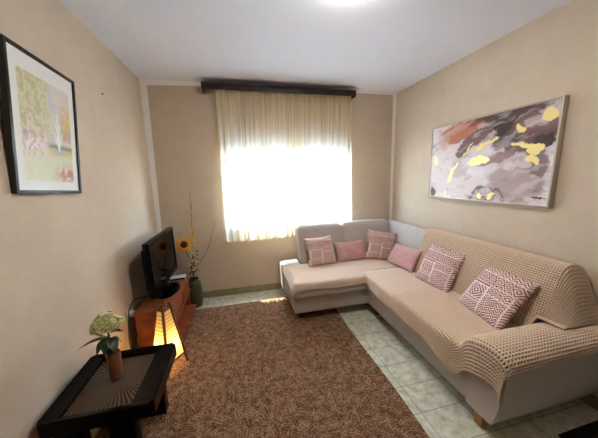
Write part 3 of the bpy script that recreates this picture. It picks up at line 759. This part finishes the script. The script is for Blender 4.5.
# TV
tv = thing('television', 'flat black television on the wooden stand by the left wall', 'television', (-.75, 2.55, ST))
rt = Vector((.008, 1, .003)).normalized(); up = Vector((-.014, 0, 1)).normalized(); nt = rt.cross(up).normalized(); up = nt.cross(rt)
TCc = Vector((-.757, 2.575, .742))
MT = Matrix(((rt.x, up.x, nt.x, TCc.x), (rt.y, up.y, nt.y, TCc.y), (rt.z, up.z, nt.z, TCc.z), (0, 0, 0, 1)))
TW, TH = .735, .48
MB().box(-TW/2, TW/2, -TH/2, TH/2, -.045, 0, .006, MT).make('housing', M_BLACK, tv)
MB().box(-TW/2+.06, TW/2-.06, -TH/2+.05, TH/2-.07, -.085, -.04, .012, MT).make('rear_cover', M_BLACK, tv)
bz = MB()
for a in ((-TW/2, -TW/2+.03, -TH/2, TH/2), (TW/2-.03, TW/2, -TH/2, TH/2), (-TW/2+.03, TW/2-.03, TH/2-.03, TH/2), (-TW/2+.03, TW/2-.03, -TH/2, -TH/2+.045)):
    bz.box(a[0], a[1], a[2], a[3], -.002, .008, .002, MT)
bz.make('bezel', M_SCREEN, tv)
MB().box(-TW/2+.03, TW/2-.03, -TH/2+.045, TH/2-.03, -.001, .003, 0, MT).make('screen', M_SCREEN, tv, smooth=False)
MB().box(-.05, .05, -TH/2-.062, -TH/2+.04, -.055, -.02, .006, MT).make('neck', M_BLACK, tv)
bb = MB().lathe([(.10, 0), (.105, .004), (.10, .012), (.03, .018)], (0, 0, 0), 40)
bb.V = [(v[0]*.95-.735, v[1]*1.7+2.50, v[2]+ST+.0005) for v in bb.V]; bb.make('stand_base', M_SCREEN, tv)
# receiver box
MX = Matrix.Translation((-.715, 2.77, ST)) @ Matrix.Rotation(-PI/2+.15, 4, 'Z')
rc = thing('receiver_box', 'small silver receiver box on the stand beside the television foot', 'receiver', MX.translation)
MB().box(-.04, .042, -.075, .085, .001, .034, .004, MX).make('case', M_BOXSILVER, rc)
MB().box(.042, .0445, -.065, .075, .008, .027, .001, MX).make('front_panel', M_BLACK, rc)
# socket + cable
sk = thing('wall_socket', 'white wall socket with a plug on the left wall behind the TV stand', 'socket', (XL, 2.19, .405))
MB().box(XL, XL+.012, 2.15, 2.23, .365, .445, .004).make('plate', M_SOCKET, sk)
MB().box(XL+.012, XL+.05, 2.17, 2.21, .385, .425, .006).make('plug', M_SOCKET, sk)
def smooth_path(p, n=40):
    Q, _ = resample(p, n); return [tuple(q) for q in Q]
set_tags(MB().tube(smooth_path([(-.92, 2.19, .40), (-.90, 2.16, .33), (-.885, 2.10, .22), (-.90, 2.06, .14), (-.93, 2.05, .20), (-.94, 2.10, .34), (-.945, 2.16, .47), (-.93, 2.26, .50), (-.90, 2.34, .47), (-.86, 2.40, .447)]), .0045, 6).make('power_cable', M_CABLE, None, loc=(-.92, 2.19, .40)),
         'black power cable looping down from the wall socket to the television', 'cable')

# ------------------------------------------------------------------ wooden pyramid lamp
fl = thing('floor_lamp', 'small wooden pyramid floor lamp glowing yellow beside the TV stand', 'lamp', (-.64, 1.985, Z0))
FT = [Vector((-.512, 2.02, Z0)), Vector((-.62, 1.86, Z0)), Vector((-.775, 1.955, Z0)), Vector((-.667, 2.115, Z0))]
TC = Vector((-.637, 1.995, .56))
TT = [TC+.30*Vector((f.x+.6435, f.y-1.9875, 0)) for f in FT]
for a, b in zip(FT, TT):
    d = (b-a).normalized(); MB().tube([a, a+d*.01, b-d*.01, b], [.011, .0125, .0115, .010], 4).make('post', M_LAMPWOOD, fl, sharp=30)
lerp = lambda a, b, t: a+(b-a)*t
for i in range(4):
    j = (i+1) % 4
    for t, rr in ((.16, .009), (.91, .008)):
        MB().tube([lerp(FT[i], TT[i], t), lerp(FT[j], TT[j], t)], rr, 4).make('rail', M_LAMPWOOD, fl, sharp=30)
    ni, nj = 24, 12; V = []
    for p in range(ni):
        for q in range(nj):
            t = .17+(.88-.17)*p/(ni-1); s_ = .03+.94*q/(nj-1)
            V.append(lerp(lerp(FT[i], TT[i], t), lerp(FT[j], TT[j], t), s_)*1.0)
    build('shade', V, grid_faces(ni, nj), M_SHADE, fl)
bc = Vector((-.642, 1.99, .20))
MB().bm(ball(bc, .028, 2)).make('bulb', M_BULB, fl)
MB().tube([bc-Vector((0, 0, .07)), bc-Vector((0, 0, .024))], .013, 12).make('bulb_holder', M_SOCKET, fl)
MB().tube([lerp(FT[0], TT[0], .16)*.5+lerp(FT[1], TT[1], .16)*.5, bc-Vector((0, 0, .075)), lerp(FT[2], TT[2], .16)*.5+lerp(FT[3], TT[3], .16)*.5], .006, 6).make('crossbar', M_LAMPWOOD, fl)

# ------------------------------------------------------------------ coffee table
TX0, TX1, TY0, TY1, TZ = -.945, -.468, 1.165, 1.625, .45
ct = thing('coffee_table', 'low black coffee table with a glass inset against the left wall', 'table', ((TX0+TX1)/2, (TY0+TY1)/2, Z0))
IX0, IX1, IY0, IY1 = -.875, -.575, 1.205, 1.595
ch = .018
outer = [(TX0+ch, TY0), (TX1-ch, TY0), (TX1, TY0+ch), (TX1, TY1-ch), (TX1-ch, TY1), (TX0+ch, TY1), (TX0, TY1-ch), (TX0, TY0+ch)]
bm = bmesh.new()
inner = [(IX0, IY0), (IX1, IY0), (IX1, IY0), (IX1, IY1), (IX1, IY1), (IX0, IY1), (IX0, IY1), (IX0, IY0)]
def ringv(pts, z): return [(x, y, z) for x, y in pts]
inset = [(x+(.012 if x < -.7 else -.012), y+(.012 if y < 1.4 else -.012)) for x, y in outer]
V = ringv(outer, TZ-.075)+ringv(outer, TZ-.006)+ringv([(x*.985+(-.7)*.015, y*.985+1.4*.015) for x, y in outer], TZ)+ringv(inner, TZ-.018)+ringv(inner, TZ-.075)
F = []
for lv in range(4):
    for k in range(8):
        q = [lv*8+k, lv*8+(k+1) % 8, (lv+1)*8+(k+1) % 8, (lv+1)*8+k]
        F.append(q)
for k in range(8): F.append([4*8+k, 4*8+(k+1) % 8, (k+1) % 8, k])
fo = build('frame', V, F, M_TABLE, ct, True, 20)
bm.free(); bm = bmesh.new(); bm.from_mesh(fo.data); bmesh.ops.remove_doubles(bm, verts=bm.verts, dist=1e-5); bmesh.ops.recalc_face_normals(bm, faces=bm.faces); bm.to_mesh(fo.data); bm.free()
o = MB().box(IX0-.002, IX1+.002, IY0-.002, IY1+.002, TZ-.052, TZ-.038, 0, None).make('inlay_panel', M_INLAY, None, smooth=False, loc=(-.715, 1.42, TZ-.04))
o.parent = ct; o.location = Vector((-.715, 1.42, TZ-.04))-ct.location
MB().box(IX0+.002, IX1-.002, IY0+.002, IY1-.002, TZ-.026, TZ-.021, .001).make('glass_top', M_TABGLASS, ct)
for (x0, x1, y0, y1) in ((-.66, -.55, 1.54, 1.60), (-.685, -.57, 1.19, 1.25), (-.90, -.79, 1.19, 1.25), (-.90, -.79, 1.54, 1.60)):
    MB().box(x0, x1, y0, y1, Z0, TZ-.055, .003).make('leg', M_TABLE, ct)

# ------------------------------------------------------------------ hydrangea in its pot on the table
def leaf(mb, base, tip, width, bend=.02, n=7):
    base = Vector(base); tip = Vector(tip); d = tip-base; side = d.cross(Vector((0, 0, 1)))
    if side.length < 1e-4: side = Vector((1, 0, 0))
    side.normalize(); nn = side.cross(d).normalized(); V = []; F = []
    for i in range(n):
        t = i/(n-1); w = width*(math.sin(PI*t**.8))*(1-.25*t)+.0008; c = base+d*t+nn*bend*math.sin(PI*t)
        V += [c-side*w+nn*w*.25, c, c+side*w+nn*w*.25]
    for i in range(n-1):
        for k in (0, 1): F.append([i*3+k, i*3+k+1, (i+1)*3+k+1, (i+1)*3+k])
    mb.add(V, F)
px_, py_, pz_ = -.727, 1.42, TZ-.0205
vz = thing('flower_pot', 'terracotta cylinder pot holding a pale hydrangea on the coffee table', 'flower pot', (px_, py_, pz_))
MB().lathe([(.029, 0), (.0325, .006), (.033, .145), (.031, .15), (.028, .147), (.028, .06), (.01, .055)], (px_, py_, pz_), 28).make('pot', M_TERRA, vz)
hy = thing('hydrangea', 'cut hydrangea with one pale green flower head and dark leaves in the pot', 'flower', (px_, py_, pz_+.06))
HC = Vector((-.732, 1.415, .745))
MB().tube([(px_, py_, pz_+.062), (px_-.005, py_-.002, .62), (HC.x, HC.y, HC.z-.02)], .004, 6).make('stem', M_GREENSTEM, hy)
hb = MB()
for k in range(330):
    z = random.uniform(-.45, 1); th = random.uniform(0, 2*PI); rr = math.sqrt(max(0, 1-z*z))
    lump = 1+.16*math.sin(th*3+z*4)
    p = HC+Vector((.064*rr*math.cos(th)*lump, .060*rr*math.sin(th)*lump, (.052+.012*math.sin(th*4+2))*z+.006*math.sin(th*5)))
    nrm = Vector((p.x-HC.x, p.y-HC.y, (p.z-HC.z)*2)).normalized()
    a = nrm.orthogonal().normalized(); b = nrm.cross(a); ro = random.uniform(0, PI); s_ = random.uniform(.009, .016)
    for q in range(4):
        t = ro+q*PI/2; dv = math.cos(t)*a+math.sin(t)*b; sv = nrm.cross(dv)
        hb.add([p, p+dv*s_*.6+sv*s_*.45+nrm*.002, p+dv*s_+nrm*.004, p+dv*s_*.6-sv*s_*.45+nrm*.002], [[0, 1, 2, 3]])
hb.bm(ball(HC, 1, 3, (.044, .042, .032)))
hb.make('flower_head', M_HYD, hy, sharp=180)
lf = MB()
for base, tip, w in (((-.73, 1.41, .675), (-.852, 1.37, .655), .017), ((-.73, 1.41, .69), (-.655, 1.40, .705), .020), ((-.73, 1.41, .67), (-.728, 1.345, .615), .027),
                     ((-.728, 1.41, .675), (-.682, 1.36, .61), .028), ((-.73, 1.41, .675), (-.768, 1.355, .615), .027), ((-.728, 1.415, .66), (-.69, 1.44, .615), .026), ((-.73, 1.42, .67), (-.775, 1.44, .63), .026), ((-.728, 1.40, .66), (-.712, 1.355, .595), .025)):
    l = MB(); leaf(l, base, tip, w, .012); l.make('leaf', M_LEAF, hy)

# ------------------------------------------------------------------ floor vase with sunflower and twigs
vx, vy = -.595, 2.985
fv = thing('floor_vase', 'tall dark green ceramic vase on the tiles in the back left corner', 'vase', (vx, vy, 0))
MB().lathe([(.058, 0.0005), (.066, .006), (.076, .05), (.081, .13), (.080, .23), (.073, .285), (.058, .31), (.050, .322), (.055, .338), (.058, .344), (.053, .345), (.045, .322), (.05, .29), (.02, .24)], (vx, vy, 0), 36).make('body', M_GREENVASE, fv)
sf = thing('sunflower', 'artificial yellow sunflower with a dark centre leaning from the green vase', 'flower', (vx, vy, .29))
FC = Vector((-.648, 2.92, .775)); fn = Vector((.30, -.90, .22)).normalized()
MB().tube(smooth_path([(vx, vy, .27), (vx-.004, vy-.002, .50), (-.635, 2.965, .68), tuple(FC-fn*.02)], 14), .005, 6).make('stem', M_GREENSTEM, sf)
a = fn.orthogonal().normalized(); b = fn.cross(a)
V = []; F = []; cols = []
for ring_, (npet, ln, off) in enumerate(((17, .100, 0), (14, .080, .5))):
    for k in range(npet):
        t = 2*PI*(k+off)/npet+random.uniform(-.08, .08); dv = math.cos(t)*a+math.sin(t)*b; sv = fn.cross(dv); L_ = ln*random.uniform(.88, 1.08); o = len(V)
        for i in range(6):
            s_ = i/5; w = .015*math.sin(PI*min(.98, .18+.8*s_)); c = FC+dv*(.03+(L_-.03)*s_)+fn*(.006*ring_+.018*s_*(1-s_)*2-.012*s_*s_)
            V += [c-sv*w, c+fn*.002, c+sv*w]; cc = np.array(lin((206, 128, 26)))*(1-s_)+np.array(lin((236, 176, 62)))*s_; cols += [cc]*3
        for i in range(5):
            for q in (0, 1): F.append([o+i*3+q, o+i*3+q+1, o+(i+1)*3+q+1, o+(i+1)*3+q])
big_mesh('petals', [tuple(v) for v in V], F, M_SUNFLOWER, sf, {'paint': np.array(cols)})
bm = ball((0, 0, 0), .040, 3, (1, 1, .35)); bmesh.ops.transform(bm, matrix=Matrix.Translation(FC+fn*.006) @ fn.to_track_quat('Z', 'Y').to_matrix().to_4x4(), verts=bm.verts)
MB().bm(bm).make('seed_head', M_SEED, sf)
def branch(name, label, pts, r0, twigs, buds, mat, budr, budn, cat='branch', spread=.03, z0=.45):
    t = thing(name, label, cat, (vx, vy, .29), 'dried stems in the green vase')
    main = smooth_path(pts, 26); MB().tube(main, [r0*(1-.7*i/25) for i in range(26)], 6).make('stem', M_STEM, t)
    if twigs:
        for k in range(twigs):
            i = random.randint(7, 21); p = Vector(main[i]); d = Vector((random.uniform(-1, 1), random.uniform(-.6, .3), random.uniform(.4, 1.2))).normalized()*random.uniform(.04, .09)
            MB().tube([p, p+d*.5+Vector((.004, 0, 0)), p+d], [.0016, .0013, .0008], 5).make('twig', M_STEM, t)
    if buds:
        g = MB()
        for k in range(budn):
            i = random.randint(*buds); p = Vector(main[i])+Vector((random.gauss(0, spread), random.gauss(0, spread*.6), random.gauss(0, spread*.7)))
            g.bm(ball(p, budr*random.uniform(.6, 1.2), 1, (1, 1, .8)))
        g.make('blossom', mat, t)
random.seed(11)
branch('dried_branch', 'tallest bare twig rising straight up from the green vase', [(vx, vy, .27), (vx+.005, vy, .6), (-.56, 2.98, .9), (-.55, 2.99, 1.16), (-.548, 2.99, 1.36)], .0045, 5, None, None, 0, 0)
branch('dried_branch', 'bare curved twig bending right from the green vase', [(vx, vy, .27), (vx+.01, vy, .47), (-.46, 2.98, .58), (-.39, 2.98, .74), (-.335, 2.99, .90), (-.305, 2.99, 1.0)], .004, 4, None, None, 0, 0)
branch('dried_branch', 'short bare twig leaning left behind the sunflower', [(vx, vy, .27), (vx-.015, vy+.01, .55), (-.69, 3.0, .8), (-.715, 3.0, .93)], .0035, 3, None, None, 0, 0)
branch('flower_spray', 'spray of small yellow blossoms above the sunflower', [(vx, vy, .27), (vx+.005, vy-.005, .55), (-.575, 2.96, .78), (-.545, 2.96, .93)], .003, 3, (19, 25), M_YELLOWBUD, .013, 34, 'flower', .022)
branch('flower_spray', 'spray of cream berries hanging between sunflower and vase', [(vx, vy, .27), (vx+.005, vy-.005, .5), (-.57, 2.95, .62), (-.55, 2.94, .74)], .003, 4, (9, 24), M_BERRY, .009, 80, 'flower', .024)
branch('dried_branch', 'dark seeded twig rising from the green vase among the cream berries', [(vx, vy, .27), (vx+.005, vy-.01, .42), (-.56, 2.945, .55), (-.525, 2.94, .70)], .003, 4, (8, 25), M_SEED, .009, 34, 'branch', .02)
lt = thing('leafy_stem', 'stem of small dark leaves at the mouth of the green vase', 'foliage', (vx, vy, .29))
MB().tube([(vx, vy, .27), (vx-.004, vy-.008, .46), (-.595, 2.95, .53)], .003, 6).make('stem', M_GREENSTEM, lt)
for k in range(14):
    t = 2*PI*k/14; l = MB(); z_ = random.uniform(.36, .48)
    leaf(l, (vx-.002, vy-.012, z_), (vx+.075*math.cos(t), vy-.012+.06*math.sin(t), z_+random.uniform(-.01, .06)), .014, .01); l.make('leaf', M_LEAF, lt)

# small marks on the walls
nl = MB().tube([(XL, 2.30, 2.14), (XL+.014, 2.30, 2.145)], .004, 8).make('wall_nail', M_BRASS, None, loc=(XL, 2.30, 2.14))
set_tags(nl, 'small dark nail sticking out of the left wall beyond the picture', 'nail')
cvp = MB(); cvp.lathe([(.036, 0), (.036, .003), (.032, .004), (.004, .004)], (0, 0, 0), 28)
cvp.V = [(XR-v[2], 2.74+v[0], 2.26+v[1]) for v in cvp.V]
set_tags(cvp.make('flue_vent_cover', M_WALL, None, loc=(XR, 2.74, 2.26)), 'round painted cover plate high on the right wall near the corner', 'cover plate')

# ------------------------------------------------------------------ light
w = bpy.data.worlds.new('sky'); S.world = w; w.use_nodes = True; nt_ = w.node_tree; nt_.nodes.clear()
sky = nt_.nodes.new('ShaderNodeTexSky'); sky.sky_type = 'NISHITA'; sky.sun_disc = False; sky.sun_elevation = math.radians(66); sky.sun_rotation = math.radians(35); sky.air_density = 1.3; sky.dust_density = .5; sky.ozone_density = 2.5
bg = nt_.nodes.new('ShaderNodeBackground'); bg.inputs[1].default_value = 1.62; ow = nt_.nodes.new('ShaderNodeOutputWorld')
nt_.links.new(sky.outputs[0], bg.inputs[0]); nt_.links.new(bg.outputs[0], ow.inputs[0])
sd = bpy.data.lights.new('sun', 'SUN'); sd.energy = 8; sd.angle = math.radians(.6); sd.color = (1, .97, .92)
so = bpy.data.objects.new('sun', sd); C.objects.link(so); so.rotation_euler = Vector((.15, -.268, -.86)).to_track_quat('-Z', 'Y').to_euler(); so.location = (0, 6, 6)
pd = bpy.data.lights.new('window_portal', 'AREA'); pd.shape = 'RECTANGLE'; pd.size = WX1-WX0; pd.size_y = WZ1-WZ0
po = bpy.data.objects.new('window_portal', pd); C.objects.link(po); po.location = ((WX0+WX1)/2, YB+WT+.02, (WZ0+WZ1)/2); po.rotation_euler = (math.radians(-90), 0, 0); pd.cycles.is_portal = True

# ------------------------------------------------------------------ camera
f, yaw, pitch, roll, hh = 250.23, -.2266, .1706, -.0245, 1.4981
cyw, syw = math.cos(yaw), math.sin(yaw)
fw = Vector((-syw*math.cos(pitch), cyw*math.cos(pitch), -math.sin(pitch))); rr = Vector((cyw, syw, 0)); uu = rr.cross(fw)
r2 = math.cos(roll)*rr+math.sin(roll)*uu; u2 = -math.sin(roll)*rr+math.cos(roll)*uu
cd = bpy.data.cameras.new('camera'); cd.sensor_width = 36; cd.lens = f/598*36; cd.clip_start = .05
co = bpy.data.objects.new('camera', cd); C.objects.link(co)
co.matrix_world = Matrix(((r2.x, u2.x, -fw.x, 0), (r2.y, u2.y, -fw.y, 0), (r2.z, u2.z, -fw.z, hh), (0, 0, 0, 1)))
S.camera = co
S.view_settings.view_transform = 'Standard'; S.view_settings.look = 'None'; S.view_settings.gamma = 1; S.view_settings.use_curve_mapping = False
S.view_settings.exposure = 2.3
cy = S.cycles; cy.max_bounces = 14; cy.diffuse_bounces = 8; cy.transparent_max_bounces = 12; cy.use_denoising = True
